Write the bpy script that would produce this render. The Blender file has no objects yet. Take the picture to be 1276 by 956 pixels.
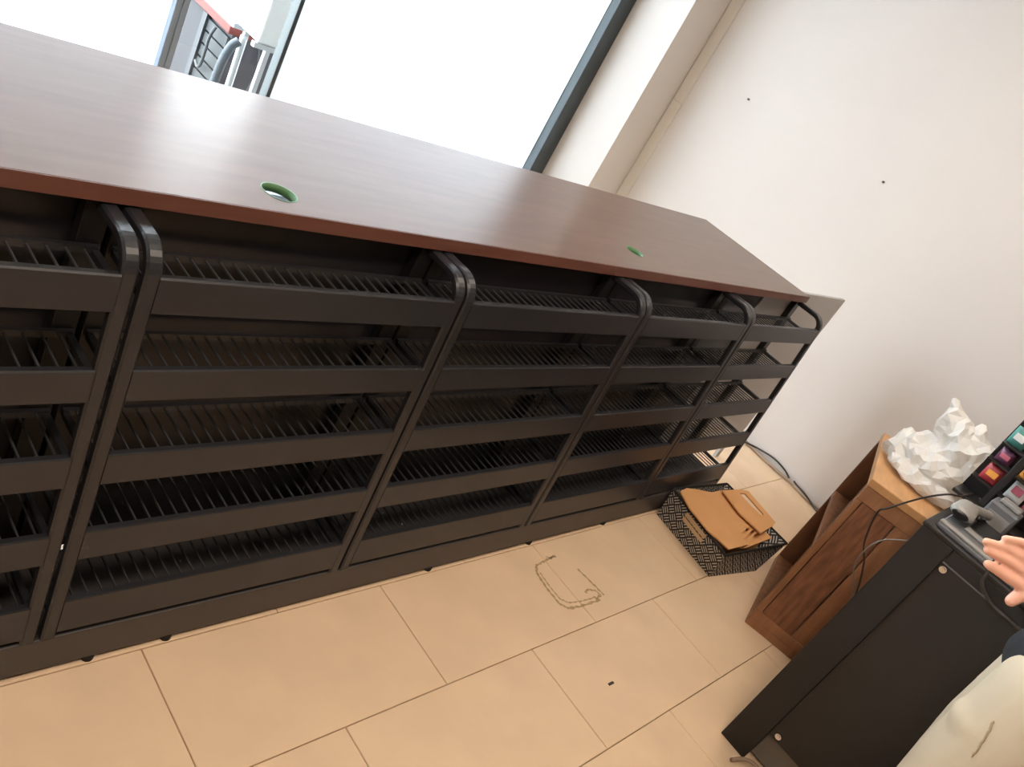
import bpy, bmesh, math, random
from mathutils import Vector, Matrix, noise as mnoise
import numpy as np
random.seed(7)
S = bpy.context.scene
COL = S.collection
R = math.radians

# ------------------------------------------------------------------ camera
cd = bpy.data.cameras.new('camera'); cam = bpy.data.objects.new('camera', cd); COL.objects.link(cam)
CX = (0.65384098, -0.59437755, 0.4681958)
CYD = (-0.01934525, -0.63171929, -0.7749558)      # image down
CZ = (0.75638465, 0.4976405, -0.42454234)         # forward
cam.matrix_world = Matrix(((CX[0], -CYD[0], -CZ[0], 0.0),
                           (CX[1], -CYD[1], -CZ[1], 0.0),
                           (CX[2], -CYD[2], -CZ[2], 1.6),
                           (0, 0, 0, 1)))
cd.sensor_fit = 'HORIZONTAL'; cd.sensor_width = 36.0
cd.lens = 1017.684 / 1276 * 36.0
cd.clip_start = 0.02
S.camera = cam

# ------------------------------------------------------------------ world, lights, exposure
SKY = 16.0
w = bpy.data.worlds.new('sky'); S.world = w; w.use_nodes = True
bg = w.node_tree.nodes['Background']
bg.inputs[0].default_value = (0.88, 0.94, 1.0, 1); bg.inputs[1].default_value = SKY

def area(name, loc, rot, sx, sy, power, color):
    l = bpy.data.lights.new(name, 'AREA'); l.shape = 'RECTANGLE'; l.size = sx; l.size_y = sy
    l.energy = power; l.color = color
    o = bpy.data.objects.new(name, l); o.location = loc; o.rotation_euler = rot; COL.objects.link(o); return o
WARM = (1.0, 0.84, 0.69)
area('ceiling_lamp', (1.2, -0.1, 2.93), (0, 0, 0), 1.2, 0.3, 25, WARM)
area('ceiling_lamp', (-0.6, -0.2, 2.93), (0, 0, 0), 1.2, 0.3, 40, WARM)
area('ceiling_lamp', (2.9, 0.45, 2.93), (0, 0, 0), 1.2, 0.3, 23, WARM)

S.view_settings.view_transform = 'Standard'; S.view_settings.look = 'None'
S.view_settings.gamma = 1.0; S.view_settings.use_curve_mapping = False
S.view_settings.exposure = 0.0
S.cycles.use_denoising = True
S.cycles.max_bounces = 10; S.cycles.diffuse_bounces = 5; S.cycles.transparent_max_bounces = 12
S.cycles.sample_clamp_indirect = 6.0

# ------------------------------------------------------------------ materials
def lin(c):
    return tuple(((v / 255) / 12.92 if v / 255 <= 0.04045 else ((v / 255 + 0.055) / 1.055) ** 2.4) for v in c) + (1.0,)

def mat(name, rgb, rough=0.6, metal=0.0, spec=0.5, var=0.0, vscale=8.0, bump=0.0, bscale=60.0, stretch=(1, 1, 1), trans=0.0):
    m = bpy.data.materials.new(name); m.use_nodes = True
    nt = m.node_tree; N = nt.nodes; L = nt.links
    b = N['Principled BSDF']
    c = lin(rgb)
    b.inputs['Base Color'].default_value = c
    b.inputs['Roughness'].default_value = rough; b.inputs['Metallic'].default_value = metal
    b.inputs['Specular IOR Level'].default_value = spec
    if trans: b.inputs['Transmission Weight'].default_value = trans
    if var or bump:
        tc = N.new('ShaderNodeTexCoord'); mp = N.new('ShaderNodeMapping'); mp.inputs['Scale'].default_value = stretch
        L.new(tc.outputs['Object'], mp.inputs['Vector'])
    if var:
        n = N.new('ShaderNodeTexNoise'); n.inputs['Scale'].default_value = vscale; n.inputs['Detail'].default_value = 5
        L.new(mp.outputs[0], n.inputs['Vector'])
        r = N.new('ShaderNodeValToRGB')
        r.color_ramp.elements[0].position = 0.3; r.color_ramp.elements[1].position = 0.7
        r.color_ramp.elements[0].color = tuple(v * (1 - var) for v in c[:3]) + (1,)
        r.color_ramp.elements[1].color = tuple(min(1, v * (1 + var)) for v in c[:3]) + (1,)
        L.new(n.outputs['Fac'], r.inputs[0]); L.new(r.outputs[0], b.inputs['Base Color'])
    if bump:
        n2 = N.new('ShaderNodeTexNoise'); n2.inputs['Scale'].default_value = bscale; n2.inputs['Detail'].default_value = 4
        L.new(mp.outputs[0], n2.inputs['Vector'])
        bm_ = N.new('ShaderNodeBump'); bm_.inputs['Strength'].default_value = bump; bm_.inputs['Distance'].default_value = 0.01
        L.new(n2.outputs['Fac'], bm_.inputs['Height']); L.new(bm_.outputs[0], b.inputs['Normal'])
    return m

M = {}
M['wall'] = mat('wall_paint', (214, 206, 200), 0.85, spec=0.25, var=0.015, vscale=2.0)
M['ceiling'] = mat('ceiling_paint', (176, 170, 160), 0.9)
M['trunk'] = mat('trunking_plastic', (214, 206, 196), 0.5)
M['grout'] = mat('grout', (120, 98, 76), 0.9)
M['tile'] = mat('tile', (226, 197, 164), 0.38, spec=0.35, var=0.05, vscale=5, bump=0.03, bscale=25)
M['frame'] = mat('window_frame_metal', (66, 72, 74), 0.4, metal=0.3)
M['silver'] = mat('silver_metal', (190, 194, 198), 0.35, metal=0.5)
M['rack'] = mat('rack_powder_coat', (37, 38, 42), 0.36, spec=0.6, var=0.06, vscale=3)
M['wire'] = mat('wire_black', (64, 65, 68), 0.38, spec=0.5)
M['post'] = mat('post_black', (19, 18, 20), 0.45)
M['plinth'] = mat('plinth_dark', (62, 58, 57), 0.45, var=0.05, vscale=4)
M['rubber'] = mat('rubber', (28, 26, 24), 0.8)
M['front'] = mat('counter_front_dark', (29, 29, 34), 0.3, spec=0.5)
M['top'] = mat('countertop_laminate', (108, 87, 77), 0.29, spec=0.06, var=0.08, vscale=7, stretch=(0.6, 5, 5))
M['band'] = mat('edge_band_brown', (104, 64, 50), 0.5, var=0.1, vscale=10, stretch=(0.6, 5, 5))
M['green'] = mat('grommet_green', (86, 128, 86), 0.5)
M['board'] = mat('return_board_grey', (176, 172, 168), 0.55)
M['black'] = mat('cabinet_black', (36, 33, 32), 0.5, spec=0.4)
M['blackpanel'] = mat('cabinet_black_panel', (43, 39, 36), 0.48, spec=0.4, var=0.06, vscale=3)
M['chrome'] = mat('chrome', (215, 215, 218), 0.18, metal=1.0)
M['plate'] = mat('grey_plate', (128, 124, 120), 0.45, metal=0.4)
M['woodtop'] = mat('wood_top', (188, 140, 92), 0.5, var=0.14, vscale=6, stretch=(1, 6, 1))
M['wood'] = mat('wood_reclaimed', (128, 84, 56), 0.6, var=0.36, vscale=14, stretch=(4, 4, 0.8), bump=0.15, bscale=40)
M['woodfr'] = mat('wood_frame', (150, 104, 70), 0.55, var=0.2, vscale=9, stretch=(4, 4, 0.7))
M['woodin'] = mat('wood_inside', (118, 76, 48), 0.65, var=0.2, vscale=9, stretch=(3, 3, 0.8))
M['card'] = mat('cardboard', (214, 160, 108), 0.85, spec=0.2, var=0.04, vscale=6, bump=0.05, bscale=120)
M['cardd'] = mat('cardboard_edge', (168, 112, 66), 0.9)
M['cream'] = mat('handle_cream', (206, 176, 138), 0.8)
M['cable'] = mat('cable_black', (46, 38, 34), 0.5)
M['cableb'] = mat('cable_beige', (150, 128, 108), 0.55)
M['cablew'] = mat('cable_grey', (122, 114, 108), 0.5)
M['grey'] = mat('device_grey', (140, 138, 134), 0.45)
M['grey2'] = mat('device_grey_dark', (100, 100, 102), 0.45)
M['screen'] = mat('device_black', (20, 20, 22), 0.3)
M['red'] = mat('packet_red', (158, 50, 54), 0.4)
M['pink'] = mat('packet_pink', (176, 92, 110), 0.4)
M['teal'] = mat('tag_teal', (70, 128, 118), 0.5)
M['white'] = mat('paper_white', (226, 226, 224), 0.6)
M['orange'] = mat('packet_orange', (222, 150, 66), 0.4)
M['purple'] = mat('packet_purple', (92, 50, 72), 0.4)
M['skin'] = mat('skin', (228, 172, 148), 0.5, spec=0.35, var=0.05, vscale=20)
M['nail'] = mat('nail', (240, 190, 172), 0.3)
M['khaki'] = mat('trousers_khaki', (208, 193, 168), 0.85, spec=0.2, var=0.03, vscale=10, bump=0.1, bscale=14)
M['crease_shade'] = mat('pocket_crease_shade', (172, 154, 126), 0.9)  # trouser khaki in its shadow tone, for the pocket crease
M['shirt'] = mat('shirt_dark', (40, 41, 43), 0.85, spec=0.2, bump=0.1, bscale=20)
M['hair'] = mat('hair_dark', (30, 24, 20), 0.5)
M['shoe'] = mat('shoe_dark', (50, 46, 44), 0.6)
M['eye'] = mat('eye_white', (235, 232, 228), 0.2)
M['mark'] = mat('tape_residue', (176, 148, 112), 0.9, var=0.2, vscale=60)
M['ground'] = mat('pavement', (205, 205, 202), 0.9, var=0.04, vscale=3)
M['outgrey'] = mat('kiosk_grey', (60, 58, 64), 0.6)
M['outpanel'] = mat('kiosk_panel', (42, 41, 46), 0.7)
M['mull'] = mat('mullion_grey', (138, 150, 166), 0.45, metal=0.2)
M['outpost'] = mat('kiosk_post', (56, 58, 62), 0.6)
M['outdark'] = mat('kiosk_louvre', (40, 45, 47), 0.6)
M['outred'] = mat('kiosk_red', (96, 32, 22), 0.6)
M['hose'] = mat('hose_grey', (58, 58, 60), 0.5)
M['far'] = mat('far_wall_dark', (112, 100, 90), 0.8)  # unseen far walls, toned dark to cut the bounced fill light
M['outwhite'] = mat('unit_white', (236, 240, 240), 0.5)
M['pipe'] = mat('pipe_bluegrey', (62, 70, 77), 0.5)
M['nailhead'] = mat('nail_head', (96, 88, 80), 0.5)

def special(name):
    m = bpy.data.materials.new(name); m.use_nodes = True
    nt = m.node_tree; nt.nodes.clear(); o = nt.nodes.new('ShaderNodeOutputMaterial'); return m, nt, o
# window film: white frosted sheet lit from outside
m, nt, o = special('frosted_film')
t = nt.nodes.new('ShaderNodeBsdfTranslucent'); t.inputs[0].default_value = (0.92, 0.945, 0.97, 1)
d = nt.nodes.new('ShaderNodeBsdfDiffuse'); d.inputs[0].default_value = (0.85, 0.86, 0.88, 1)
mx = nt.nodes.new('ShaderNodeMixShader'); mx.inputs[0].default_value = 0.1
nt.links.new(t.outputs[0], mx.inputs[1]); nt.links.new(d.outputs[0], mx.inputs[2]); nt.links.new(mx.outputs[0], o.inputs[0])
M['film'] = m
m, nt, o = special('clear_glass')
t = nt.nodes.new('ShaderNodeBsdfTransparent'); t.inputs[0].default_value = (0.95, 0.97, 0.97, 1)
g = nt.nodes.new('ShaderNodeBsdfGlossy'); g.inputs['Roughness'].default_value = 0.02
lw = nt.nodes.new('ShaderNodeLayerWeight'); lw.inputs[0].default_value = 0.5
pw = nt.nodes.new('ShaderNodeMath'); pw.operation = 'POWER'; pw.inputs[1].default_value = 5.0; nt.links.new(lw.outputs['Facing'], pw.inputs[0])
fr = nt.nodes.new('ShaderNodeMath'); fr.operation = 'MULTIPLY_ADD'; fr.inputs[1].default_value = 0.9; fr.inputs[2].default_value = 0.03; nt.links.new(pw.outputs[0], fr.inputs[0])
mx = nt.nodes.new('ShaderNodeMixShader')
nt.links.new(fr.outputs[0], mx.inputs[0]); nt.links.new(t.outputs[0], mx.inputs[1]); nt.links.new(g.outputs[0], mx.inputs[2]); nt.links.new(mx.outputs[0], o.inputs[0])
M['glass'] = m
# thin plastic bag
m, nt, o = special('thin_plastic')
p = nt.nodes.new('ShaderNodeBsdfPrincipled'); p.inputs['Base Color'].default_value = lin((246, 244, 240)); p.inputs['Roughness'].default_value = 0.35
t = nt.nodes.new('ShaderNodeBsdfTranslucent'); t.inputs[0].default_value = lin((236, 233, 228))
mx = nt.nodes.new('ShaderNodeMixShader'); mx.inputs[0].default_value = 0.3
tr = nt.nodes.new('ShaderNodeBsdfTransparent'); mx2 = nt.nodes.new('ShaderNodeMixShader'); mx2.inputs[0].default_value = 0.05
nt.links.new(p.outputs[0], mx.inputs[1]); nt.links.new(t.outputs[0], mx.inputs[2])
nt.links.new(mx.outputs[0], mx2.inputs[1]); nt.links.new(tr.outputs[0], mx2.inputs[2]); nt.links.new(mx2.outputs[0], o.inputs[0])
M['bag'] = m
# basket weave print: black with pale dashes, alternating direction (UV in metres)
m = bpy.data.materials.new('basket_weave_print'); m.use_nodes = True
nt = m.node_tree; N = nt.nodes; L = nt.links; b = N['Principled BSDF']; b.inputs['Roughness'].default_value = 0.7
uv = N.new('ShaderNodeUVMap'); mp = N.new('ShaderNodeMapping'); mp.inputs['Scale'].default_value = (1 / 0.035,) * 3
mp.inputs['Rotation'].default_value = (0, 0, R(38))
L.new(uv.outputs[0], mp.inputs[0])
ck = N.new('ShaderNodeTexChecker'); ck.inputs['Scale'].default_value = 1.0
L.new(mp.outputs[0], ck.inputs['Vector'])
sx = N.new('ShaderNodeSeparateXYZ'); L.new(mp.outputs[0], sx.inputs[0])
def math_(op, a, b_=None, c=None):
    n = N.new('ShaderNodeMath'); n.operation = op
    for i, v in enumerate((a, b_, c)):
        if v is None: continue
        if isinstance(v, (int, float)): n.inputs[i].default_value = v
        else: L.new(v, n.inputs[i])
    return n.outputs[0]
def dash(along, across):
    fa = math_('FRACT', math_('MULTIPLY', across, 3.0))
    k1 = math_('LESS_THAN', math_('ABSOLUTE', math_('SUBTRACT', fa, 0.5)), 0.2)
    fb = math_('FRACT', along)
    k2 = math_('LESS_THAN', math_('ABSOLUTE', math_('SUBTRACT', fb, 0.5)), 0.40)
    return math_('MULTIPLY', k1, k2)
da = dash(sx.outputs[0], sx.outputs[1]); db = dash(sx.outputs[1], sx.outputs[0])
mi = N.new('ShaderNodeMix'); mi.data_type = 'FLOAT'
L.new(ck.outputs['Fac'], mi.inputs[0]); L.new(da, mi.inputs[2]); L.new(db, mi.inputs[3])
mc = N.new('ShaderNodeMix'); mc.data_type = 'RGBA'
L.new(mi.outputs[0], mc.inputs[0]); mc.inputs[6].default_value = lin((40, 38, 40)); mc.inputs[7].default_value = lin((196, 190, 182))
L.new(mc.outputs[2], b.inputs['Base Color'])
M['weave'] = m

# ------------------------------------------------------------------ helpers
def link(name, me, m, parent=None):
    o = bpy.data.objects.new(name, me); COL.objects.link(o)
    if m is not None and not me.materials: me.materials.append(M[m] if isinstance(m, str) else m)
    if parent is not None: o.parent = parent
    return o
def tag(o, label=None, cat=None, group=None, kind=None):
    for k, v in (('label', label), ('category', cat), ('group', group), ('kind', kind)):
        if v: o[k] = v
    return o
def empty(name, loc, label, cat, group=None, rz=0.0):
    o = bpy.data.objects.new(name, None); COL.objects.link(o); o.location = loc; o.rotation_euler = (0, 0, rz)
    o.empty_display_size = 0.1
    return tag(o, label, cat, group)
def bm_box(bm, x0, x1, y0, y1, z0, z1, bev=0.0):
    t = bmesh.new()
    vs = [t.verts.new(p) for p in ((x0, y0, z0), (x1, y0, z0), (x1, y1, z0), (x0, y1, z0), (x0, y0, z1), (x1, y0, z1), (x1, y1, z1), (x0, y1, z1))]
    for f in ((0, 3, 2, 1), (4, 5, 6, 7), (0, 1, 5, 4), (1, 2, 6, 5), (2, 3, 7, 6), (3, 0, 4, 7)): t.faces.new([vs[i] for i in f])
    if bev: bmesh.ops.bevel(t, geom=t.edges[:], offset=bev, segments=2, affect='EDGES', profile=0.5)
    merge(bm, t)
def merge(bm, t):
    me = bpy.data.meshes.new('tmp'); t.to_mesh(me); t.free(); bm.from_mesh(me); bpy.data.meshes.remove(me)
def done(bm, name, m, parent=None, smooth=False, loc=None):
    bmesh.ops.recalc_face_normals(bm, faces=bm.faces[:])
    if smooth:
        for f in bm.faces: f.smooth = True
    me = bpy.data.meshes.new(name); bm.to_mesh(me); bm.free()
    o = link(name, me, m, parent)
    if loc: o.location = loc
    return o
def box(name, m, b, parent=None, bev=0.0):
    bm = bmesh.new(); bm_box(bm, *b, bev=bev); return done(bm, name, m, parent)
def catmull(pts, n=8):
    pts = [Vector(p) for p in pts]; out = []
    P = [pts[0] * 2 - pts[1]] + pts + [pts[-1] * 2 - pts[-2]]
    for i in range(1, len(P) - 2):
        for k in range(n):
            t = k / n; a, b, c, d = P[i - 1], P[i], P[i + 1], P[i + 2]
            out.append(0.5 * ((2 * b) + (c - a) * t + (2 * a - 5 * b + 4 * c - d) * t * t + (3 * b - a - 3 * c + d) * t ** 3))
    out.append(P[-2]); return out
def bm_tube(bm, pts, r, seg=8, up=None, prof=None):
    """sweep a profile (circle, or prof=[(u,v)]) along pts"""
    pts = [Vector(p) for p in pts]; rings = []; pu = None
    for i, p in enumerate(pts):
        d = (pts[min(i + 1, len(pts) - 1)] - pts[max(i - 1, 0)]).normalized()
        if pu is None:
            u = up if up is not None else (Vector((0, 0, 1)) if abs(d.z) < 0.9 else Vector((1, 0, 0)))
        else: u = pu
        s = d.cross(u).normalized(); u = s.cross(d).normalized(); pu = u
        rr = r[i] if isinstance(r, (list, tuple)) else r
        pr = prof or [(math.cos(2 * math.pi * k / seg) * rr, math.sin(2 * math.pi * k / seg) * rr) for k in range(seg)]
        rings.append([bm.verts.new(p + s * a + u * b_) for a, b_ in pr])
    n = len(rings[0])
    for a, b_ in zip(rings, rings[1:]):
        for k in range(n): bm.faces.new((a[k], a[(k + 1) % n], b_[(k + 1) % n], b_[k]))
    bm.faces.new(rings[0]); bm.faces.new(rings[-1])
def tube(name, m, pts, r, parent=None, seg=8, smooth=True):
    bm = bmesh.new(); bm_tube(bm, pts, r, seg); return done(bm, name, m, parent, smooth)
def bm_cyl(bm, c, r, h, seg=20, axis='z', r2=None):
    t = bmesh.new(); bmesh.ops.create_cone(t, cap_ends=True, segments=seg, radius1=r, radius2=r if r2 is None else r2, depth=h)
    if axis == 'x': bmesh.ops.rotate(t, verts=t.verts, matrix=Matrix.Rotation(R(90), 3, 'Y'))
    if axis == 'y': bmesh.ops.rotate(t, verts=t.verts, matrix=Matrix.Rotation(R(-90), 3, 'X'))
    bmesh.ops.translate(t, verts=t.verts, vec=c); merge(bm, t)
def prism(name, m, poly, z0, z1, parent=None, tilt=None):
    """flat polygon plate; tilt(x,y)->dz"""
    bm = bmesh.new(); f = tilt or (lambda x, y: 0.0)
    a = [bm.verts.new((x, y, z0 + f(x, y))) for x, y in poly]; b = [bm.verts.new((x, y, z1 + f(x, y))) for x, y in poly]
    bm.faces.new(a[::-1]); bm.faces.new(b)
    for i in range(len(a)): j = (i + 1) % len(a); bm.faces.new((a[i], a[j], b[j], b[i]))
    return done(bm, name, m, parent)
def struct(o): o['kind'] = 'structure'; return o
DG = lambda: bpy.context.evaluated_depsgraph_get()
def bake(o):
    me = bpy.data.meshes.new_from_object(o.evaluated_get(DG())); o.modifiers.clear(); old = o.data; o.data = me; bpy.data.meshes.remove(old); return o

# ------------------------------------------------------------------ room shell
XW, YB, YG = 4.35, 2.93, 3.352          # right wall, back wall face, window plane
X0, Y0, ZC = -2.6, -3.2, 3.0
fl = struct(box('floor', 'grout', (X0, XW, Y0, YG + 0.12, -0.08, -0.012)))
TW, TD, GAP = 0.678, 0.344, 0.0022
def tile_mesh(wd, dp):
    bm = bmesh.new(); bm_box(bm, 0, wd, 0, dp, -0.014, 0.0, 0.0)
    top = [e for e in bm.edges if all(v.co.z > -0.001 for v in e.verts)]
    bmesh.ops.bevel(bm, geom=top, offset=0.0015, segments=1, affect='EDGES')
    bmesh.ops.recalc_face_normals(bm, faces=bm.faces[:])
    me = bpy.data.meshes.new('tile'); bm.to_mesh(me); bm.free(); me.materials.append(M['tile']); return me
tm = {}
for r in range(-9, 8):
    y = 0.324 + r * TD; y1 = min(y + TD, YG + 0.1); y = max(y, Y0)
    if y1 - y < 0.03: continue
    off = (0.816 if r % 2 else 1.163) - 6 * TW
    for c in range(-2, 14):
        x = off + c * TW; x1 = min(x + TW, XW); x = max(x, X0)
        if x1 - x < 0.03: continue
        k = (round(x1 - x, 3), round(y1 - y, 3))
        if k not in tm: tm[k] = tile_mesh(k[0] - GAP, k[1] - GAP)
        t = link('tile', tm[k], None, fl); t.location = (x + GAP / 2, y + GAP / 2, 0.0)
struct(box('ceiling', 'ceiling', (X0, XW + 0.1, Y0, YG + 0.12, ZC, ZC + 0.1)))
struct(box('wall_right', 'wall', (XW, XW + 0.12, Y0, YG + 0.12, -0.08, ZC)))
struct(box('wall_left', 'far', (X0 - 0.12, X0, Y0, YG + 0.12, -0.08, ZC)))
struct(box('wall_front', 'far', (X0, XW, Y0 - 0.12, Y0, -0.08, ZC)))
XR = 4.051                               # reveal edge
struct(box('wall_back', 'wall', (XR, XW, YB, YG + 0.12, -0.012, ZC)))
struct(box('wall_header', 'wall', (X0, XR, YB, YG + 0.12, 2.72, ZC)))
# two-piece trunking cover running up the corner
tr = struct(box('trim_1', 'trunk', (XW - 0.007, XW, 2.850, 2.926, 1.302, ZC), bev=0.0015))
tr2 = box('cover_length', 'trunk', (XW - 0.007, XW, 2.850, 2.926, 0.0, 1.299), tr, bev=0.0015)
for i, (y, z) in enumerate(((2.489, 1.512), (1.574, 1.516))):
    bm = bmesh.new(); bm_cyl(bm, (XW - 0.004, y, z), 0.006, 0.012, 10, 'x')
    n = done(bm, 'wall_nail', 'nailhead')
    tag(n, ('small dark nail high on the white wall close to the window corner', 'small dark nail on the white wall further from the window')[i], 'nail', 'nails left in the right wall')

# ------------------------------------------------------------------ shop window
def pane(n, x0, x1, film):
    w_ = bpy.data.objects.new('window_%d' % n, None); COL.objects.link(w_); w_['kind'] = 'structure'
    box('glass_pane', 'glass', (x0, x1, YG - 0.004, YG + 0.004, 0.03, 2.66), w_)
    if film: box('frosted_film', 'film', (x0, x1, YG + 0.0045, YG + 0.006, 0.03, 2.66), w_)
    return w_
w1 = pane(1, X0, 1.592, True); w2 = pane(2, 1.642, 2.104, False); w3 = pane(3, 2.124, 3.931, True)
def bar(name, x0, x1, par, m, d=0.06): return box(name, m, (x0, x1, YG - d, YG + 0.05, 0.03, 2.66), par, 0.003)
bar('window_frame', 3.931, XR, w3, 'frame')
bar('mullion', 1.592, 1.618, w1, 'mull', 0.03); bar('mullion', 1.618, 1.642, w2, 'mull', 0.035)
bar('mullion', 2.104, 2.124, w2, 'frame', 0.012)
struct(box('trim_2', 'frame', (X0, XR, YG - 0.06, YG + 0.05, 0.0, 0.03)))
struct(box('trim_3', 'frame', (X0, XR, YG - 0.06, YG + 0.05, 2.66, 2.72)))

# ------------------------------------------------------------------ outside
struct(box('ground', 'ground', (-14, 18, YG + 0.12, 22, -0.2, -0.05)))
k = empty('utility_kiosk', (2.4, 4.4, -0.05), 'low grey utility kiosk with red top rail outside the window', 'kiosk')
def kb(name, m, b, par=k, bev=0.0):
    o = box(name, m, (b[0] - 2.4, b[1] - 2.4, b[2] - 4.4, b[3] - 4.4, b[4] + 0.05, b[5] + 0.05), par, bev); return o
kb('body', 'outgrey', (2.185, 2.75, 3.92, 5.6, -0.05, 0.575))
kb('side_panel', 'outpanel', (2.17, 2.184, 4.22, 5.6, -0.03, 0.575))
kb('corner_post', 'outpost', (2.155, 2.184, 4.155, 4.2, -0.05, 0.575))
for i in range(9): kb('louvre', 'outdark', (2.168, 2.184, 3.925, 4.15, -0.02 + i * 0.065, 0.035 + i * 0.065))
kb('top_rail', 'outred', (2.15, 2.75, 3.9, 5.6, 0.577, 0.62), bev=0.006)
bm = bmesh.new(); bm_tube(bm, catmull([(2.145, 4.02, .56), (2.13, 4.02, .5), (2.13, 4.02, .38), (2.14, 4.06, .33), (2.15, 4.12, .34)]), 0.008, 6)
for v in bm.verts: v.co -= Vector((2.4, 4.4, -0.05))
done(bm, 'handle', 'outpost', k, True)
ac = empty('air_conditioner', (2.45, 3.72, -0.05), 'white outdoor air conditioner unit standing beyond the clear window strip', 'air conditioner')
def ab(name, m, b, bev=0.0, par=ac): return box(name, m, (b[0] - 2.45, b[1] - 2.45, b[2] - 3.72, b[3] - 3.72, b[4] + 0.05, b[5] + 0.05), par, bev)
ab('housing', 'outwhite', (2.13, 2.8, 3.6, 3.85, 0.66, 1.25), 0.01)
ab('base_rail', 'silver', (2.12, 2.82, 3.6, 3.63, 0.635, 0.658)); ab('base_rail', 'silver', (2.12, 2.82, 3.82, 3.85, 0.635, 0.658))
for x in (2.2, 2.7):
    for y in (3.615, 3.835): ab('leg', 'silver', (x - 0.012, x + 0.012, y - 0.012, y + 0.012, -0.05, 0.634))
def outpipe(name, m, pts, r, label):
    o = tube(name, m, catmull(pts), r); return tag(o, label, 'pipe', 'pipes below the outdoor unit')
outpipe('drain_pipe', 'pipe', [(2.075, 3.75, -.05), (2.075, 3.75, .2), (2.08, 3.75, .45), (2.1, 3.75, .56), (2.13, 3.75, .6)], 0.022, 'thick blue-grey pipe nearest the kiosk outside the window')
outpipe('drain_pipe', 'silver', [(2.175, 3.79, -.05), (2.175, 3.79, .2), (2.175, 3.79, .4), (2.17, 3.79, .62)], 0.018, 'straight silver pipe beside the thick blue-grey pipe')
outpipe('hose', 'hose', [(2.18, 3.74, -.05), (2.2, 3.74, .2), (2.26, 3.74, .4), (2.27, 3.74, .5), (2.24, 3.74, .62)], 0.013, 'thin curved grey hose hanging under the white outdoor unit')

# ------------------------------------------------------------------ counter
ZT = 1.010
ct = empty('counter', (1.3, 1.5, 0), 'long dark brown counter along the shop window with two cable holes', 'counter')
def cb(name, m, b, bev=0.0, par=ct):
    return box(name, m, (b[0] - 1.3, b[1] - 1.3, b[2] - 1.5, b[3] - 1.5, b[4], b[5]), par, bev)
top = cb('countertop', 'top', (-1.6, 3.425, 1.196, 1.808, ZT - 0.03, ZT))
GR = ((0.900, 1.276, 0.036), (2.212, 1.316, 0.031))
for gx, gy, gr in GR:
    bm = bmesh.new(); bm_cyl(bm, (gx - 1.3, gy - 1.5, ZT), gr, 0.2, 32)
    cu = done(bm, 'cutter', 'green', ct); md = top.modifiers.new('b', 'BOOLEAN'); md.object = cu; md.operation = 'DIFFERENCE'; md.solver = 'EXACT'
    bake(top); bpy.data.objects.remove(cu)
    bm = bmesh.new(); bm_cyl(bm, (gx - 1.3, gy - 1.5 + 0.03, ZT - 0.065), gr + 0.05, 0.1, 32)
    cu = done(bm, 'cutter', 'green', ct); md = top.modifiers.new('b', 'BOOLEAN'); md.object = cu; md.operation = 'DIFFERENCE'; md.solver = 'EXACT'
    bake(top); bpy.data.objects.remove(cu)
cb('edge_band', 'band', (-1.6, 3.427, 1.193, 1.1958, ZT - 0.03, ZT - 0.0006))
cb('edge_band', 'band', (3.4252, 3.428, 1.196, 1.808, ZT - 0.03, ZT - 0.0006))
for gx, gy, gr in GR:
    bm = bmesh.new(); n = 32; prof = [(gr - 0.002, -0.017), (gr - 0.002, 0.0008), (gr + 0.0006, 0.0008), (gr + 0.0006, 0.0002), (gr - 0.0005, 0.0003), (gr - 0.0005, -0.017)]
    rings = [[bm.verts.new((gx - 1.3 + a * math.cos(2 * math.pi * i / n), gy - 1.5 + a * math.sin(2 * math.pi * i / n), ZT + z)) for a, z in prof] for i in range(n)]
    for i in range(n):
        for j in range(6): bm.faces.new((rings[i][j], rings[i][(j + 1) % 6], rings[(i + 1) % n][(j + 1) % 6], rings[(i + 1) % n][j]))
    g = done(bm, 'grommet', 'green', ct, True); g['label'] = 'green plastic cable grommet'
cb('front_panel', 'front', (-1.6, 3.12, 1.245, 1.263, 0.115, ZT - 0.031))
for lx in (-1.5, 0.9, 3.05): cb('leg', 'front', (lx, lx + 0.035, 1.76, 1.795, 0.0, ZT - 0.031), 0.002)
for lx in (-1.5, 0.9, 3.05): cb('leg', 'front', (lx, lx + 0.035, 1.264, 1.299, 0.0, ZT - 0.031), 0.002)
rb = box('return_board', 'board', (3.125, 3.985, 1.24, 1.258, 0.135, 1.0), None, 0.002)
tag(rb, 'plain grey board closing the gap between counter end and right wall', 'board')
for x in (3.2, 3.9): box('foot', 'board', (x - 0.02, x + 0.02, 1.241, 1.257, 0.0, 0.1352), rb)
pl = box('kick_plinth', 'plinth', (-1.6, 3.445, 1.017, 1.236, 0.014, 0.112), None, 0.003)
tag(pl, 'long dark low plinth under the row of display racks', 'plinth')
for x in (-1.2, 0.05, 0.706, 0.875, 1.686, 2.16, 2.61, 3.2):
    bm = bmesh.new(); bm_cyl(bm, (x, 1.0265, 0.0068), 0.0125, 0.0136, 14); done(bm, 'foot', 'rubber', pl)
for x in (0.0, 1.5, 3.0):
    bm = bmesh.new(); bm_cyl(bm, (x, 1.2, 0.0068), 0.016, 0.0136, 12); done(bm, 'foot', 'rubber', pl)

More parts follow.
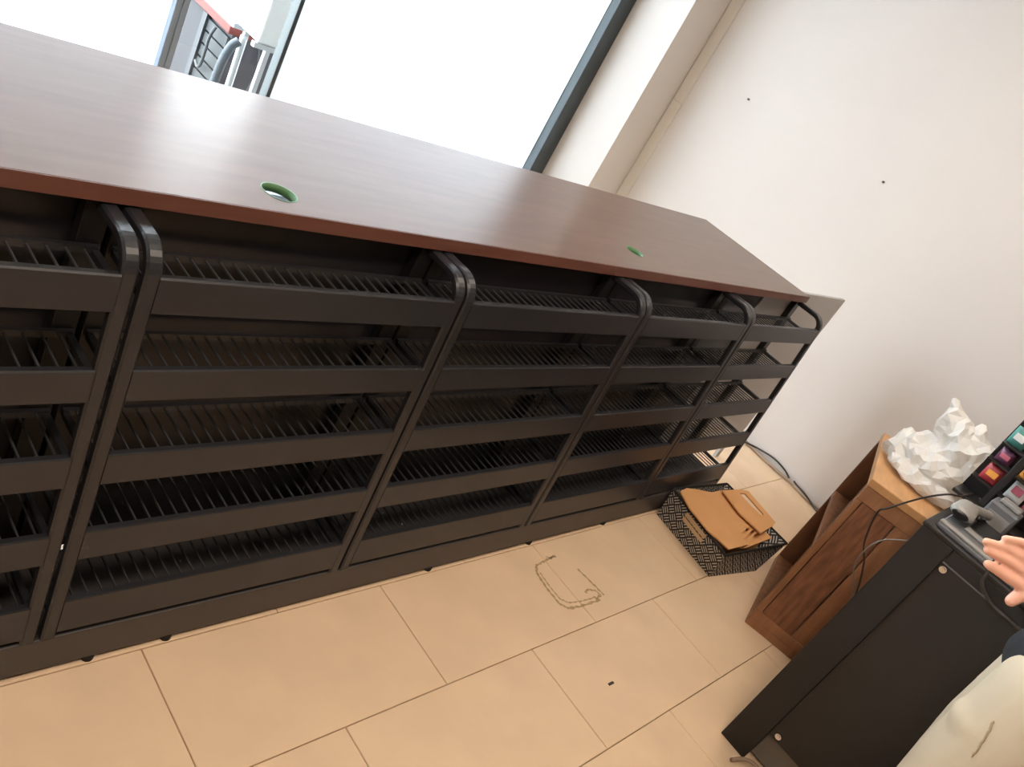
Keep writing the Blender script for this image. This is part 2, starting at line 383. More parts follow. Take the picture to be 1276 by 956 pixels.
# ------------------------------------------------------------------ display racks
TRAYS = ((0.885, 0.923, 0.858), (0.713, 0.747, 0.685), (0.533, 0.568, 0.503), (0.354, 0.390, 0.322), (0.178, 0.213, 0.129))
YR = 1.215
def yf(z): return 1.0165 + (z - 0.14) * 0.0724
RACKS = ((-0.848, -0.138, 'leftmost of the dark wire-shelf racks, mostly cut off by the photo edge'),
         (-0.130, 0.580, 'dark wire-shelf rack cut by the left photo edge, under the counter'),
         (0.590, 1.296, 'dark wire-shelf rack below the nearer green cable hole'),
         (1.304, 2.046, 'middle dark wire-shelf rack, two along from the leftmost visible one'),
         (2.054, 2.754, 'dark wire-shelf rack just behind the cardboard basket, second from counter end'),
         (2.760, 3.440, 'dark wire-shelf rack at the open end of the counter, nearest the grey board'))
def make_rack(x0, x1, label):
    W = x1 - x0
    rk = empty('display_rack', (x0, 1.0, 0.112), label, 'rack', 'black wire display racks under the counter')
    O = Vector((x0, 1.0, 0.112))
    tw, td = 0.027, 0.020
    # bent uprights
    path = [(yf(0.113), 0.113)] + [(yf(z), z) for z in (0.3, 0.5, 0.7, 0.86, 0.915)]
    a0 = Vector((yf(0.915), 0.915)); n = 9; rr = 0.048
    for i in range(1, n + 1):
        a = R(90) * i / n; path.append((a0.x + rr * (1 - math.cos(a)), a0.y + 0.002 + rr * math.sin(a)))
    path.append((YR - 0.002, path[-1][1]))
    h = 0.5 * tw
    prof = [(-h, -td / 2 + 0.004), (-h + 0.004, -td / 2), (h - 0.004, -td / 2), (h, -td / 2 + 0.004), (h, td / 2 - 0.004), (h - 0.004, td / 2), (-h + 0.004, td / 2), (-h, td / 2 - 0.004)]
    for xc in (h, W - h):
        bm = bmesh.new(); bm_tube(bm, [(xc, y - 1.0 + td / 2, z - 0.112) for y, z in path], 0, up=Vector((0, 1, 0)), prof=prof)
        done(bm, 'upright', 'rack', rk)
        bm = bmesh.new(); bm_box(bm, 0.0 if xc < 0.1 else W - 0.042, 0.042 if xc < 0.1 else W, YR - 1.0, YR - 0.975 + 0.0, 0.001, 0.975 - 0.112, 0.002); done(bm, 'rear_post', 'post', rk)
    for zt, za, zb in TRAYS:
        # lip: sheet with rolled top edge, flush with the uprights
        bm = bmesh.new(); y = yf(za) - 1.0; y2 = yf(zb) - 1.0
        pr = [(y2, zb), (y, za - 0.003), (y + 0.0025, za), (y + 0.013, za), (y + 0.013, za - 0.004), (y + 0.004, za - 0.006), (y2 + 0.004, zb)]
        xs = (tw - 0.002, W - tw + 0.002)
        A = [bm.verts.new((xs[0], a, b - 0.112)) for a, b in pr]; B = [bm.verts.new((xs[1], a, b - 0.112)) for a, b in pr]
        for i in range(len(pr)): j = (i + 1) % len(pr); bm.faces.new((A[i], A[j], B[j], B[i]))
        bm.faces.new(A); bm.faces.new(B); done(bm, 'shelf_lip', 'rack', rk)
        bm = bmesh.new(); z = zt - 0.112; yb_ = yf(zt) - 1.0 + 0.006; ye = YR - 1.0 - 0.004
        bm_box(bm, 0.006, 0.018, yb_ + 0.018, ye, z - 0.012, z); bm_box(bm, W - 0.018, W - 0.006, yb_ + 0.018, ye, z - 0.012, z)
        bm_box(bm, 0.006, W - 0.006, ye - 0.006, ye + 0.003, z - 0.008, z + 0.006)
        sh = done(bm, 'shelf', 'rack', rk)
        bm = bmesh.new(); nw = int((W - 0.06) / 0.0275)
        for i in range(nw + 1):
            x = 0.03 + (W - 0.06) * i / nw; bm_box(bm, x - 0.0016, x + 0.0016, yb_, ye, z - 0.003, z + 0.0008)
        bm_box(bm, 0.018, W - 0.018, yb_ + 0.004, yb_ + 0.008, z - 0.0075, z - 0.0031)
        wg = done(bm, 'wire_grid', 'wire', sh); wg['kind'] = 'stuff'
    return rk
for x0, x1, lb in RACKS[1:]: make_rack(x0, x1, lb)

# ------------------------------------------------------------------ floor mark and cables
def ribbon(bm, pts, wd, z=0.0012):
    P = [Vector((x, y, 0)) for x, y in pts]; prev = None
    for i, p in enumerate(P):
        d = (P[min(i + 1, len(P) - 1)] - P[max(i - 1, 0)]).normalized(); s = Vector((-d.y, d.x, 0)); ww = wd * (0.55 + 0.9 * mnoise.noise(p * 37 + Vector((wd * 99, 0, 0))) ** 2 + 0.25 * math.sin(i * 1.7))
        cur = (bm.verts.new((p.x - s.x * ww, p.y - s.y * ww, z)), bm.verts.new((p.x + s.x * ww, p.y + s.y * ww, z)))
        if prev: bm.faces.new((prev[0], prev[1], cur[1], cur[0]))
        prev = cur
def dens(poly, n=10):
    out = []
    for a, b in zip(poly, poly[1:]):
        for i in range(n): t = i / n; out.append((a[0] + (b[0] - a[0]) * t + random.uniform(-.0015, .0015), a[1] + (b[1] - a[1]) * t + random.uniform(-.0015, .0015)))
    out.append(poly[-1]); return out
bm = bmesh.new()
ribbon(bm, dens([(2.235, .945), (2.17, .938), (2.115, .93), (2.09, .90), (2.082, .84), (2.08, .775), (2.10, .748), (2.16, .738), (2.27, .735)]), 0.0065)
ribbon(bm, dens([(2.285, .87), (2.297, .80), (2.303, .745)]), 0.006)
ribbon(bm, dens([(2.105, .90), (2.099, .84), (2.10, .785), (2.125, .763), (2.19, .752), (2.26, .75)]), 0.004)
ribbon(bm, dens([(2.23, .778), (2.255, .785), (2.282, .772), (2.29, .75), (2.25, .742)], 6), 0.006)
ribbon(bm, dens([(2.19, .95), (2.205, .94), (2.225, .95)], 6), 0.004)
mk = done(bm, 'tape_residue', 'mark'); tag(mk, 'rounded square outline of old tape residue on the tiled floor', 'tape mark')
bm = bmesh.new(); bm_box(bm, 2.018, 2.042, 0.470, 0.478, 0.0005, 0.003); st = done(bm, 'twist_tie', 'cable'); tag(st, 'tiny dark scrap lying on the bare floor tiles', 'scrap')
def cable(name, m, pts, r, label): return tag(tube(name, m, catmull(pts, 10), r, None, 8), label, 'cable')
cable('floor_cable', 'cableb', [(4.325, 1.55, .012), (4.33, 1.3, .012), (4.32, 1.1, .01), (4.328, .95, .012), (4.31, .84, .009), (4.325, .68, .012), (4.3, .55, .01)], 0.009, 'beige cable along the foot of the right wall')
cable('floor_cable', 'cable', [(4.27, 1.55, .008), (4.29, 1.35, .008), (4.332, 1.22, .03), (4.340, 1.12, .045), (4.340, 1.04, .038), (4.338, .99, .02)], 0.005, 'black cable looping out from behind the rack end')
cable('floor_cable', 'cable', [(4.335, 0.96, .026), (4.325, .93, .024), (4.31, .86, .022), (4.28, .76, .008), (4.22, .64, .007), (4.15, .62, .007)], 0.005, 'black cable disappearing behind the wooden cabinet')

# ------------------------------------------------------------------ basket with cardboard
bk = empty('storage_basket', (3.12, 0.81, 0), 'black basket with pale woven pattern filled with cardboard, on the floor', 'basket')
BB = [(2.940, 0.662), (3.272, 0.606), (3.318, 0.945), (2.985, 1.000)]
BT = [(2.910, 0.660), (3.405, 0.609), (3.425, 0.975), (2.998, 1.012)]
HB = 0.132; Ob = Vector((3.12, 0.81, 0))
def wall_quad(i, name):
    bm = bmesh.new(); uvl = bm.loops.layers.uv.new('UVMap'); j = (i + 1) % 4
    cB = Vector((sum(p[0] for p in BB) / 4, sum(p[1] for p in BB) / 4, 0))
    def ins(p, z):
        v = Vector((p[0], p[1], 0)); return v + (cB - v).normalized() * 0.009 + Vector((0, 0, z))
    o = [Vector((*BB[i], 0.0)), Vector((*BB[j], 0.0)), Vector((*BT[j], HB)), Vector((*BT[i], HB))]
    n_ = [ins(BB[i], 0.0), ins(BB[j], 0.0), ins(BT[j], HB), ins(BT[i], HB)]
    V = [bm.verts.new(p - Ob) for p in o + n_]
    Lw = (o[1] - o[0]).length; Lt = (o[2] - o[3]).length
    uvs = [(0, 0), (Lw, 0), ((Lw + Lt) / 2, 0.15), (-(Lt - Lw) / 2, 0.15)] * 2
    for q in ((0, 1, 2, 3), (7, 6, 5, 4), (3, 2, 6, 7), (1, 0, 4, 5), (0, 3, 7, 4), (2, 1, 5, 6)):
        f = bm.faces.new([V[a] for a in q])
        for l, a in zip(f.loops, q): l[uvl].uv = uvs[a]
    return done(bm, name, 'weave', bk)
for i in range(4): wall_quad(i, 'side_wall')
prism('bottom', 'weave', [(x - Ob.x + (0.01 if x < 3.1 else -0.01), y - Ob.y + (0.01 if y < 0.8 else -0.01)) for x, y in BB], 0.0, 0.006, bk)
bm = bmesh.new()
rim = [Vector((*p, HB + 0.001)) - Ob for p in BT]
for i in range(4): bm_tube(bm, [rim[i], rim[(i + 1) % 4]], 0.006, 6)
done(bm, 'rim', 'rubber', bk)
# cream rope handle on the side facing the camera
o0, o1 = Vector((*BT[3], HB)), Vector((*BT[0], HB))
b0, b1 = Vector((*BB[3], 0)), Vector((*BB[0], 0))
def onside(t, v): return (b0.lerp(b1, t)).lerp(o0.lerp(o1, t), v)
nrm = Vector((-1, 0.1, 0))
for va, vb in ((0.62, 0.74), (0.80, 0.90)):
    bm = bmesh.new(); pts = [onside(0.33 + 0.36 * t, (va + vb) / 2) + nrm * 0.006 - Ob for t in (0, .25, .5, .75, 1)]
    bm_tube(bm, pts, 0, prof=[(-.004, -.008), (.004, -.008), (.004, .008), (-.004, .008)]); done(bm, 'handle_strap', 'cream', bk)
def cut_plate(name, poly, slots, z, th, tilt, label):
    """cardboard plate with recessed slots, resting on the basket"""
    c = prism(name, 'card', poly, z, z + th, None, tilt)
    for s in slots:
        bm = bmesh.new(); a = [bm.verts.new((x, y, -1)) for x, y in s]; b = [bm.verts.new((x, y, 1)) for x, y in s]
        bm.faces.new(a[::-1]); bm.faces.new(b)
        for i in range(len(a)): j = (i + 1) % len(a); bm.faces.new((a[i], a[j], b[j], b[i]))
        cu = done(bm, 'cutter', 'cardd'); md = c.modifiers.new('b', 'BOOLEAN'); md.object = cu; md.operation = 'DIFFERENCE'; md.solver = 'EXACT'; bake(c); bpy.data.objects.remove(cu)
    return tag(c, label, 'cardboard', 'cardboard flats in the basket')
tl = lambda x, y: 0.0 + (x - 3.0) * 0.02
cut_plate('cardboard_flat', [(3.00, .985), (3.06, .992), (3.12, .975), (3.20, .94), (3.30, .935), (3.385, .92), (3.385, .70), (3.20, .69), (3.09, .66), (2.945, .672), (2.93, .78), (2.955, .90)],
          [[(3.095, .690), (3.11, .681), (3.235, .705), (3.225, .714)], [(3.12, .716), (3.13, .708), (3.21, .722), (3.20, .73)]], 0.1415, 0.006, tl, 'large torn cardboard flat with two slits on top of the basket')
cut_plate('cardboard_flat', [(3.26, .925), (3.40, .905), (3.445, .885), (3.40, .70), (3.36, .69), (3.22, .678), (3.215, .80)],
          [[(3.362, .888), (3.400, .878), (3.376, .752), (3.34, .759)]], 0.157, 0.006, tl, 'smaller cardboard flat with a long hand slot, right side of the basket')
cut_plate('cardboard_flat', [(2.99, .95), (3.25, .93), (3.37, .90), (3.35, .66), (3.10, .66), (2.97, .69)], [], 0.122, 0.006, lambda x, y: 0, 'cardboard flat lying under the torn one inside the basket')
cbx = prism('folded_carton', 'card', [(3.00, .93), (3.28, .90), (3.24, .66), (2.97, .70)], 0.0065, 0.1215, None)
tag(cbx, 'folded brown carton wedged in the basket beneath the loose flats', 'cardboard')

# ------------------------------------------------------------------ wooden cabinet
WC = Vector((2.897, 0.446, 0)); ang = math.atan2(0.18, 0.62)
wc = empty('wooden_cabinet', WC, 'open-sided reclaimed wood cabinet with a plastic bag on top', 'cabinet', None, ang)
D, Wd, Hc = 0.63, 0.40, 0.745       # local x = depth to the wall, local -y = width
def wb(name, m, b, bev=0.002, par=wc): return box(name, m, b, par, bev)
wb('top_board', 'woodtop', (-0.004, D, -Wd - 0.004, 0.004, Hc - 0.03, Hc), 0.003)
wb('bottom_board', 'woodfr', (0.0, D, -Wd, 0, 0.0, 0.035))
wb('top_rail', 'woodfr', (0.0, 0.02, -Wd, 0, Hc - 0.09, Hc - 0.0305))
wb('bottom_rail', 'woodfr', (0.0, 0.02, -Wd, 0, 0.0355, 0.075))
wb('stile', 'woodfr', (0.0, 0.02, -0.022, 0, 0.0755, Hc - 0.0905)); wb('stile', 'woodfr', (0.0, 0.02, -Wd, -Wd + 0.02, 0.0755, Hc - 0.0905))
wb('side_plank', 'wood', (0.004, 0.02, -0.150, -0.026, 0.0755, Hc - 0.0905)); wb('side_plank', 'woodfr', (0.002, 0.02, -Wd + 0.0205, -0.156, 0.0755, Hc - 0.0905))
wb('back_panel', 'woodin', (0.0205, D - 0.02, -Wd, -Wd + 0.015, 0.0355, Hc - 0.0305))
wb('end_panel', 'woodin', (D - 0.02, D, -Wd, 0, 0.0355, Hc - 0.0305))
wb('shelf', 'woodfr', (0.0205, D - 0.0205, -Wd + 0.0155, 0, 0.40, 0.43))
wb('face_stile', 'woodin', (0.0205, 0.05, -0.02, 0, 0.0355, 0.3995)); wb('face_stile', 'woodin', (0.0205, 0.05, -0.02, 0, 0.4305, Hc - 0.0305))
# crumpled clear wrap in the lower compartment
# ------------------------------------------------------------------ plastic bag

# ------------------------------------------------------------------ black cabinet (work table)
bc = empty('black_cabinet', (2.3, 0.19, 0), 'black cabinet with recessed side panel and chrome screws, beside the wooden one', 'cabinet')
def bb(name, m, b, bev=0.0, par=bc): return box(name, m, (b[0] - 2.3, b[1] - 2.3, b[2] - 0.19, b[3] - 0.19, b[4], b[5]), par, bev)
HB2 = 0.915
bb('corner_post', 'black', (2.30, 2.36, 0.098, 0.19, 0.0, HB2), 0.003)
bb('corner_post', 'black', (2.30, 2.36, -1.05, -0.96, 0.0, HB2), 0.003)
bb('corner_post', 'black', (2.76, 2.82, 0.13, 0.19, 0.0, HB2), 0.003); bb('corner_post', 'black', (2.76, 2.82, -1.05, -0.99, 0.0, HB2), 0.003)
bb('top_rail', 'black', (2.30, 2.33, -0.9595, 0.0975, 0.875, HB2), 0.003)
sp_ = bb('side_panel', 'blackpanel', (2.308, 2.322, -0.9595, 0.0975, 0.125, 0.8745), 0.001)
bb('front_panel', 'blackpanel', (2.3605, 2.7595, 0.17, 0.184, 0.06, 0.9)); bb('back_panel', 'blackpanel', (2.80, 2.815, -0.9895, 0.1295, 0.06, 0.9))
bb('lower_plate', 'plate', (2.345, 2.35, -0.4, 0.0975, 0.012, 0.16))
bb('panel_highlight', 'grey2', (2.3015, 2.3075, -0.9595, 0.0975, 0.8705, 0.8745))  # grey strip standing in for the highlight along the panel's top edge
bb('table_top', 'black', (2.296, 2.83, -1.06, 0.194, HB2 + 0.0005, HB2 + 0.014), 0.003)
for y, z in ((0.084, 0.857), (0.073, 0.146)):
    bm = bmesh.new(); bm_cyl(bm, (2.304 - 2.3, y - 0.19, z), 0.0095, 0.009, 18, 'x'); bm_cyl(bm, (2.2985 - 2.3, y - 0.19, z), 0.006, 0.003, 14, 'x')
    s = done(bm, 'screw', 'chrome', bc, False); s['label'] = 'chrome screw head'
ZT2 = HB2 + 0.0145
# ---- devices on the black cabinet
dv = empty('till_base', (2.42, 0.10, ZT2), 'grey plastic till base on the near edge of the black cabinet', 'device')
def db_(name, m, b, bev=0.003, par=dv): return box(name, m, (b[0] - 2.42, b[1] - 2.42, b[2] - 0.10, b[3] - 0.10, b[4] - ZT2, b[5] - ZT2), par, bev)
db_('tray', 'grey2', (2.315, 2.62, -0.35, 0.17, ZT2, ZT2 + 0.014), 0.004)
db_('rim', 'grey', (2.318, 2.340, -0.35, 0.17, ZT2 + 0.0142, ZT2 + 0.022), 0.003)
db_('key_bar', 'grey', (2.40, 2.43, 0.01, 0.12, ZT2 + 0.0142, ZT2 + 0.022), 0.003)
db_('inner_well', 'screen', (2.45, 2.60, -0.3, 0.12, ZT2 + 0.0142, ZT2 + 0.018), 0.002)
# barcode scanner lying on its side
sc_ = empty('barcode_scanner', (2.475, 0.16, ZT2 + 0.02), 'dark grey hand scanner lying on the corner of the black cabinet', 'scanner', None, R(10))
def blob_mesh(items, vox, smooth=4):
    bm = bmesh.new()
    for p0, r0, p1, r1 in items:
        t = bmesh.new()
        for p, r in ((p0, r0), (p1, r1)):
            mtx = Matrix.Translation(p) @ (Matrix.Diagonal((*r, 1)) if isinstance(r, (tuple, list)) else Matrix.Scale(r, 4))
            bmesh.ops.create_icosphere(t, subdivisions=3, radius=1.0, matrix=mtx)
            if p0 == p1: break
        res = bmesh.ops.convex_hull(t, input=t.verts[:])
        bad = [g for g in res['geom_interior'] if isinstance(g, bmesh.types.BMVert)]
        if bad: bmesh.ops.delete(t, geom=bad, context='VERTS')
        merge(bm, t)
    bmesh.ops.recalc_face_normals(bm, faces=bm.faces[:])
    me = bpy.data.meshes.new('blob'); bm.to_mesh(me); bm.free()
    o = bpy.data.objects.new('blob', me); COL.objects.link(o)
    md = o.modifiers.new('r', 'REMESH'); md.mode = 'VOXEL'; md.voxel_size = vox; md.use_smooth_shade = True
    if smooth:
        ms = o.modifiers.new('s', 'SMOOTH'); ms.iterations = smooth; ms.factor = 0.5
    me2 = bpy.data.meshes.new_from_object(o.evaluated_get(DG())); bpy.data.objects.remove(o)
    for f in me2.polygons: f.use_smooth = True
    return me2
V = lambda *a: Vector(a)
def bag_mesh():
    Z0 = 0.745
    me = blob_mesh([(V(3.25, .36, .83), (.12, .14, .07), V(3.26, .33, .93), (.10, .10, .07)),
                    (V(3.27, .46, .79), (.10, .09, .045), V(3.27, .52, .845), (.05, .04, .035)),
                    (V(3.24, .47, .80), (.07, .06, .05), V(3.24, .45, .87), .04),
                    (V(3.25, .38, .95), (.07, .085, .05), V(3.25, .435, 1.01), (.03, .045, .02)), (V(3.25, .43, 1.0), (.02, .04, .02), V(3.25, .478, 1.055), .008),
                    (V(3.25, .27, .90), (.09, .07, .07), V(3.25, .28, .97), (.05, .05, .03)), (V(3.25, .33, .99), .03, V(3.25, .35, 1.035), .012),
                    (V(3.18, .36, .775), (.10, .13, .03), V(3.30, .36, .775), (.10, .12, .03))], 0.007, 1)
    bm = bmesh.new(); bm.from_mesh(me); bpy.data.meshes.remove(me); bm.normal_update()
    for f in bm.faces: f.smooth = False
    for v in bm.verts:
        q = v.co * 9.0
        r1 = 1 - abs(mnoise.noise(q)) * 2; r2 = 1 - abs(mnoise.noise(q * 2.3 + Vector((3, 1, 7)))) * 2; r3 = mnoise.noise(q * 0.8 + Vector((9, 4, 2)))
        v.co = v.co + v.normal * (0.024 * (r1 - 0.5) + 0.014 * (r2 - 0.5) + 0.016 * r3)
        if v.co.z < Z0 + 0.002: v.co.z = Z0 + 0.002
    o = done(bm, 'plastic_bag', 'bag', None, False)
    md = o.modifiers.new('d', 'DECIMATE'); md.ratio = 0.07
    return bake(o)
tag(bag_mesh(), 'crumpled white plastic bag on top of the wooden cabinet', 'bag')
link('body', blob_mesh([(V(-.05, .0, .02), (.03, .034, .018), V(.03, -.01, .02), (.034, .03, .018)), (V(.03, -.01, .02), .018, V(.12, -.07, .014), .014)], 0.003), 'grey', sc_)
link('window', blob_mesh([(V(-.078, .004, .02), (.006, .024, .011), V(-.078, .004, .02), .01)], 0.002, 1), 'screen', sc_)
link('trigger', blob_mesh([(V(.02, -.045, .016), .008, V(.05, -.06, .014), .007)], 0.002, 1), 'screen', sc_)
hd = empty('label_printer', (2.656, 0.10, ZT2), 'small grey upright device beside the black display pole', 'device')
bm = bmesh.new(); bm_box(bm, -0.03, 0.05, -0.05, 0.035, 0, 0.075, 0.008); done(bm, 'body', 'grey2', hd)
bm = bmesh.new(); bm_box(bm, -0.034, -0.0305, -0.04, 0.025, 0.012, 0.05, 0.001); done(bm, 'faceplate', 'grey', hd)
bm = bmesh.new(); bm_box(bm, -0.01, 0.03, -0.04, 0.02, 0.0755, 0.09, 0.004); done(bm, 'lid', 'grey', hd)
# ---- small display stand with packets
ds = empty('display_stand', (2.76, 0.0, ZT2), 'black display stand with pole and back board holding colourful packets', 'stand')
def sb(name, m, b, bev=0.002): return box(name, m, (b[0] - 2.76, b[1] - 2.76, b[2], b[3], b[4] - ZT2, b[5] - ZT2), ds, bev)
sb('base', 'black', (2.71, 2.825, -0.5, 0.235, ZT2, ZT2 + 0.012)); sb('pole', 'black', (2.735, 2.753, 0.142, 0.162, ZT2 + 0.0122, 1.62)); sb('pole', 'black', (2.735, 2.753, -0.49, -0.47, ZT2 + 0.0122, 1.62))
sb('back_board', 'screen', (2.81, 2.822, -0.5, 0.234, ZT2 + 0.0122, 1.62)); sb('cross_bar', 'black', (2.735, 2.753, -0.4698, 0.1418, 1.5, 1.515))
for zz in (0.99, 1.06, 1.12): sb('ledge', 'black', (2.7535, 2.8098, -0.4698, 0.230, zz, zz + 0.006), 0.001)
def packet(m, y, z, wd, hh, label, x=2.782, th=0.011, m2=None):
    pk = empty('packet', (x, y, z), label, 'packet', 'packets on the display stand', R(random.uniform(-6, 6)))
    bm = bmesh.new()
    # pillow pack with crimped ends
    nx, nz = 6, 8; F = []; Bk = []
    for i in range(nz + 1):
        for j in range(nx + 1):
            u, v = j / nx, i / nz; t = th * (math.sin(math.pi * u) * math.sin(math.pi * v)) ** 0.5
            F.append(bm.verts.new((-t - 0.0006, (u - 0.5) * wd, v * hh))); Bk.append(bm.verts.new((t + 0.0006, (u - 0.5) * wd, v * hh)))
    w_ = nx + 1
    for i in range(nz):
        for j in range(nx):
            a = i * w_ + j; bm.faces.new((F[a], F[a + 1], F[a + w_ + 1], F[a + w_])); bm.faces.new((Bk[a + 1], Bk[a], Bk[a + w_], Bk[a + w_ + 1]))
    for i in range(nz):
        for j in (0, nx): a = i * w_ + j; bm.faces.new((F[a], F[a + w_], Bk[a + w_], Bk[a]))
    for j in range(nx):
        for a in (j, nz * w_ + j): bm.faces.new((F[a], F[a + 1], Bk[a + 1], Bk[a]))
    done(bm, 'wrapper', m, pk, True)
    bm = bmesh.new(); bm_box(bm, -th - 0.0026, -th - 0.001, -wd * 0.3, wd * 0.3, hh * 0.35, hh * 0.7, 0.0006); done(bm, 'printed_label', m2 or 'white', pk)
packet('red', 0.190, 0.9965, 0.052, 0.058, 'red packet on the lowest ledge, left of the black pole', m2='orange')
packet('purple', 0.197, 1.0665, 0.046, 0.045, 'dark purple packet above the red one left of the pole', m2='pink')
packet('teal', 0.203, 1.1265, 0.05, 0.06, 'teal packet on the top ledge near the board edge', m2='white')
packet('white', 0.108, 0.9965, 0.05, 0.07, 'white packet on the lowest ledge right of the pole', m2='pink')
packet('pink', 0.050, 0.9965, 0.05, 0.07, 'pink packet on the lowest ledge beside the white one', m2='white')
packet('orange', 0.120, 1.0665, 0.04, 0.045, 'orange packet on the middle ledge right of the pole', m2='screen')
# ---- cables
cable('scanner_cable', 'cable', [(2.742, .19, .952), (2.66, .20, .945), (2.62, .225, .935), (2.60, .265, .885), (2.62, .315, .79), (2.62, .33, .752), (2.62, .30, .655), (2.63, .262, .60), (2.66, .222, .50), (2.68, .20, .38), (2.68, .198, .15), (2.68, .198, .006), (2.70, .1, .006)], 0.0030, 'thin black cable draped from the stand over the black cabinet corner')
cable('scanner_cable', 'cablew', [(2.64, .199, .755), (2.62, .225, .742), (2.60, .268, .70), (2.59, .28, .64), (2.60, .268, .575), (2.63, .225, .50), (2.64, .20, .40), (2.64, .198, .15), (2.64, .198, .006), (2.62, .1, .006)], 0.0024, 'thin grey cable hanging between the black and wooden cabinets')
cable('power_lead', 'cablew', [(2.62, -.01, ZT2 + .024), (2.56, -.02, ZT2 + .06), (2.50, -.06, ZT2 + .07), (2.45, -.12, ZT2 + .05), (2.44, -.2, ZT2 + .03)], 0.0035, 'short grey lead curving up behind the hand')
cable('power_lead', 'cable', [(2.44, .03, ZT2 + .03), (2.33, .02, ZT2 + .029), (2.300, .016, ZT2 + .018), (2.288, .010, .925), (2.287, .005, .905), (2.288, -.02, .885), (2.29, -.06, .873), (2.29, -.15, .865), (2.29, -.3, .8)], 0.0045, 'black lead looping over the edge of the black cabinet near the hand')
cable('floor_cable', 'cableb', [(2.24, .115, .008), (2.28, .09, .02), (2.285, .05, .03), (2.27, .0, .012), (2.2, -.05, .008)], 0.006, 'short beige cable on the floor at the foot of the black cabinet')

# ------------------------------------------------------------------ person
pn = empty('person', (1.98, -0.27, 0), 'person in khaki trousers and dark shirt reaching a hand over the black cabinet', 'person')
PO = Vector((1.98, -0.27, 0))
def P(x, y, z): return Vector((x, y, z)) - PO
def pers(name, items, vox, m, sm=4): return link(name, blob_mesh(items, vox, sm), m, pn)
sk = []
HEAD = P(1.98, -.24, 1.72)
sk += [(HEAD, (.082, .10, .118), HEAD, .1), (HEAD + V(0, .03, -.06), (.06, .07, .06), HEAD + V(0, .045, -.085), (.045, .055, .04)),
       (HEAD + V(0, .098, .0), .012, HEAD + V(0, .118, -.025), .016),
       (HEAD + V(-.085, -.005, -.01), (.012, .022, .034), HEAD + V(-.085, -.005, -.01), .02), (HEAD + V(.085, -.005, -.01), (.012, .022, .034), HEAD + V(.085, -.005, -.01), .02),
       (HEAD + V(-.022, .098, -.052), .011, HEAD + V(.022, .098, -.052), .011), (HEAD + V(-.02, .096, -.066), .011, HEAD + V(.02, .096, -.066), .011),
       (HEAD + V(0, -.01, -.08), .058, P(1.98, -.27, 1.52), .062)]
SH = 1.50
sk += [(P(1.82, -.28, SH), .06, P(2.14, -.28, SH), .06), (P(1.98, -.27, 1.42), (.16, .10, .12), P(1.98, -.265, 1.15), (.135, .10, .12)), (P(1.98, -.265, 1.15), (.135, .10, .1), P(1.98, -.265, .98), (.15, .115, .1))]
for s in (-1, 1):
    hx = 1.98 + s * .095
    sk += [(P(hx, -.265, .97), .095, P(hx, -.26, .53), .062), (P(hx, -.26, .53), .062, P(hx, -.285, .11), .042), (P(hx, -.285, .06), (.04, .05, .045), P(hx, -.16, .035), (.042, .04, .03))]
# left arm bent, hand at the chest
sk += [(P(1.79, -.29, SH - .02), .055, P(1.72, -.30, 1.21), .042), (P(1.72, -.30, 1.21), .042, P(1.80, -.10, 1.36), .03), (P(1.81, -.085, 1.375), (.03, .02, .035), P(1.85, -.07, 1.41), (.03, .018, .035))]
for i, (dy, ln) in enumerate(((.035, .075), (.012, .085), (-.012, .08), (-.034, .065))):
    k0 = P(1.868 - dy * .6, -.068, 1.43 + dy * .7); k1 = k0 + V(.55, .05, .35) * ln; sk += [(k0, .0105, k1, .0095), (k1, .0095, k1 + V(.35, -.25, .1) * ln, .008)]
sk += [(P(1.82, -.085, 1.40), .013, P(1.815, -.075, 1.455), .010)]
# right arm reaches forward
EL, WR = P(2.20, -.22, 1.17), P(1.905, -.105, 1.115)
sk += [(P(2.165, -.29, SH - .02), .055, EL, .044), (EL, .044, WR, .030)]
KA, KB, KC, KD = P(1.872, -.020, 1.146), P(1.8700, -.036, 1.124), P(1.8680, -.054, 1.105), P(1.8640, -.066, 1.083)
sk += [(WR, (.026, .026, .034), P(1.880, -.055, 1.112), (.019, .032, .044)), (P(1.886, -.05, 1.125), (.016, .026, .03), P(1.876, -.032, 1.130), (.013, .014, .02)), (P(1.885, -.07, 1.115), (.017, .03, .038), KC, .016), (KA, .0115, KB, .012), (KB, .012, KC, .0125), (KC, .0125, KD, .013)]
def finger(k, mid, tip, r0, r1): return [(k, r0, mid, (r0 + r1) / 2), (mid, (r0 + r1) / 2, tip, r1)]
sk += finger(KA, P(1.8580, .006, 1.1465), P(1.8365, .0285, 1.1375), .0105, .0082)
sk += finger(KB, P(1.8420, .014, 1.1245), P(1.8120, .0480, 1.1155), .0112, .0082)
sk += finger(KC, P(1.8400, -.004, 1.1065), P(1.8130, .0360, 1.1035), .0114, .0084)
sk += finger(KD, P(1.8360, -.020, 1.0815), P(1.8130, .0180, 1.0830), .0125, .0092)
sk += [(P(1.882, -.085, 1.085), .018, P(1.8560, -.058, 1.068), .0145), (P(1.8560, -.058, 1.068), .0145, P(1.8420, -.0540, 1.0480), .0115)]
body = pers('body', sk, 0.0034, 'skin', 3)
for tip, dr in ((P(1.8105, .0480, 1.1185), V(-.7, .7, .2)), (P(1.8105, .0360, 1.1065), V(-.7, .7, .2)), (P(1.810, .019, 1.0865), V(-.7, .6, .3)), (P(1.835, -.053, 1.047), V(-.8, .2, .1))):
    link('fingernail', blob_mesh([(tip + V(.002, -.003, -.001), (.0045, .0055, .0045), tip + V(.002, -.003, -.001), .004)], 0.0012, 1), 'nail', pn)
tw_ = []
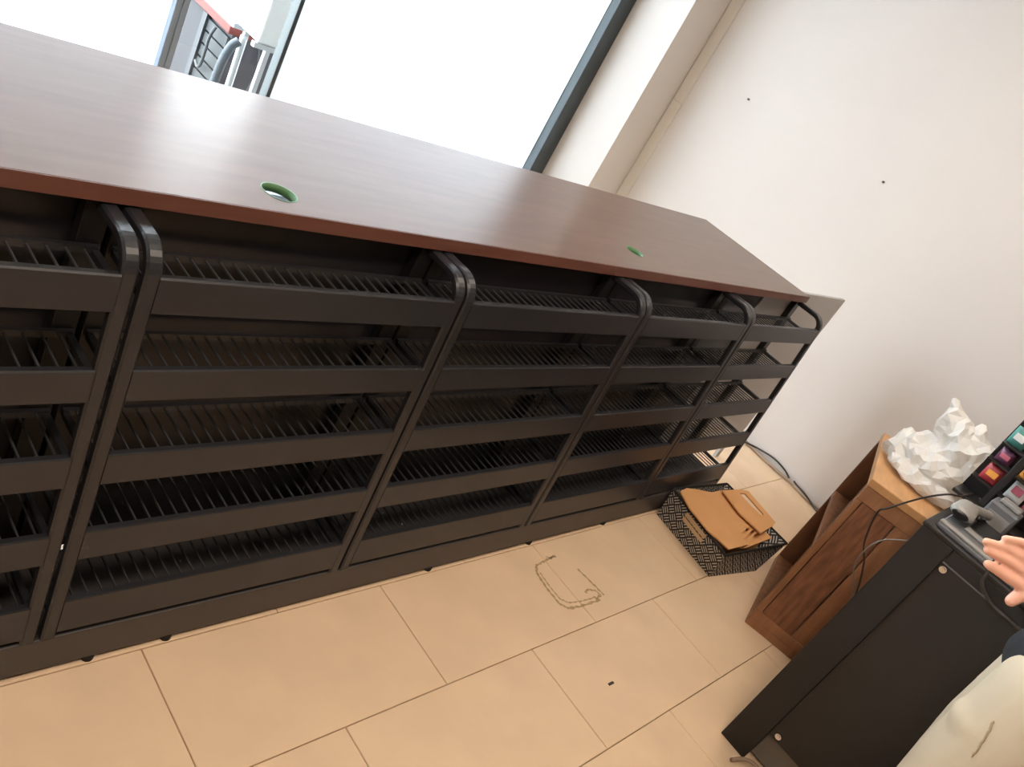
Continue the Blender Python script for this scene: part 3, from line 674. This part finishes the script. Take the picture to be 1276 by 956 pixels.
for s in (-1, 1):
    hx = 1.98 + s * .10
    tw_ += [(P(hx, -.262, .93), (.112, .140, .11), P(hx, -.245, .70), (.105, .118, .1)), (P(hx, -.245, .70), (.105, .118, .1), P(hx, -.25, .50), .098), (P(hx, -.25, .50), .098, P(hx, -.275, .10), .082)]
tw_ += [(P(1.98, -.262, 1.0), (.165, .135, .06), P(1.98, -.262, .90), (.19, .142, .08)), (P(1.865, -.235, .80), (.085, .118, .07), P(1.865, -.235, .80), .1)]
tro = pers('trousers', tw_, 0.0085, 'khaki', 5)
# shade in the side pocket crease, drawn as a darker tube
wpts = []
for q in catmull([P(1.84, -.172, .83), P(1.83, -.180, .81), P(1.82, -.187, .78), P(1.81, -.194, .745)], 5):
    ok, co, nr, _ = tro.closest_point_on_mesh(q + V(-.1, .02, .03)); wpts.append(co + nr * 0.0005)
bm = bmesh.new(); bm_tube(bm, wpts, [.0008] + [.0024] * (len(wpts) - 2) + [.0008], 6)
done(bm, 'pocket_crease_shade', 'crease_shade', pn, True)
tsh = [(P(1.98, -.27, 1.46), (.175, .115, .07), P(1.98, -.265, 1.15), (.175, .135, .1)), (P(1.98, -.265, 1.15), (.175, .135, .1), P(1.98, -.262, .945), (.204, .158, .085)),
       (P(1.82, -.28, SH), .075, P(2.14, -.28, SH), .075), (P(1.80, -.29, SH - .01), .07, P(1.755, -.315, 1.29), .062), (P(2.16, -.29, SH - .01), .07, P(2.185, -.25, 1.30), .062)]
pers('shirt', tsh, 0.0085, 'shirt', 5)
pers('hair', [(HEAD + V(0, -.022, .03), (.092, .098, .105), HEAD + V(0, -.022, .03), .1), (HEAD + V(0, -.06, -.04), (.075, .055, .07), HEAD + V(0, -.06, -.04), .05)], 0.007, 'hair')
for s in (-1, 1):
    link('eye', blob_mesh([(HEAD + V(s * .032, .088, .012), (.014, .011, .009), HEAD + V(s * .032, .088, .012), .01)], 0.002, 0), 'eye', pn)
    link('pupil', blob_mesh([(HEAD + V(s * .032, .0975, .012), (.006, .003, .006), HEAD + V(s * .032, .0975, .012), .01)], 0.001, 0), 'hair', pn)
    link('eyebrow', blob_mesh([(HEAD + V(s * .018, .098, .034), .005, HEAD + V(s * .048, .086, .034), .004)], 0.002, 0), 'hair', pn)
    hx = 1.98 + s * .10
    pers('shoe', [(P(hx, -.30, .055), (.05, .06, .055), P(hx, -.12, .040), (.052, .06, .040))], 0.006, 'shoe')
pers('lips', [(HEAD + V(-.024, .107, -.057), .006, HEAD + V(.024, .107, -.057), .006)], 0.002, 'pink', 1)
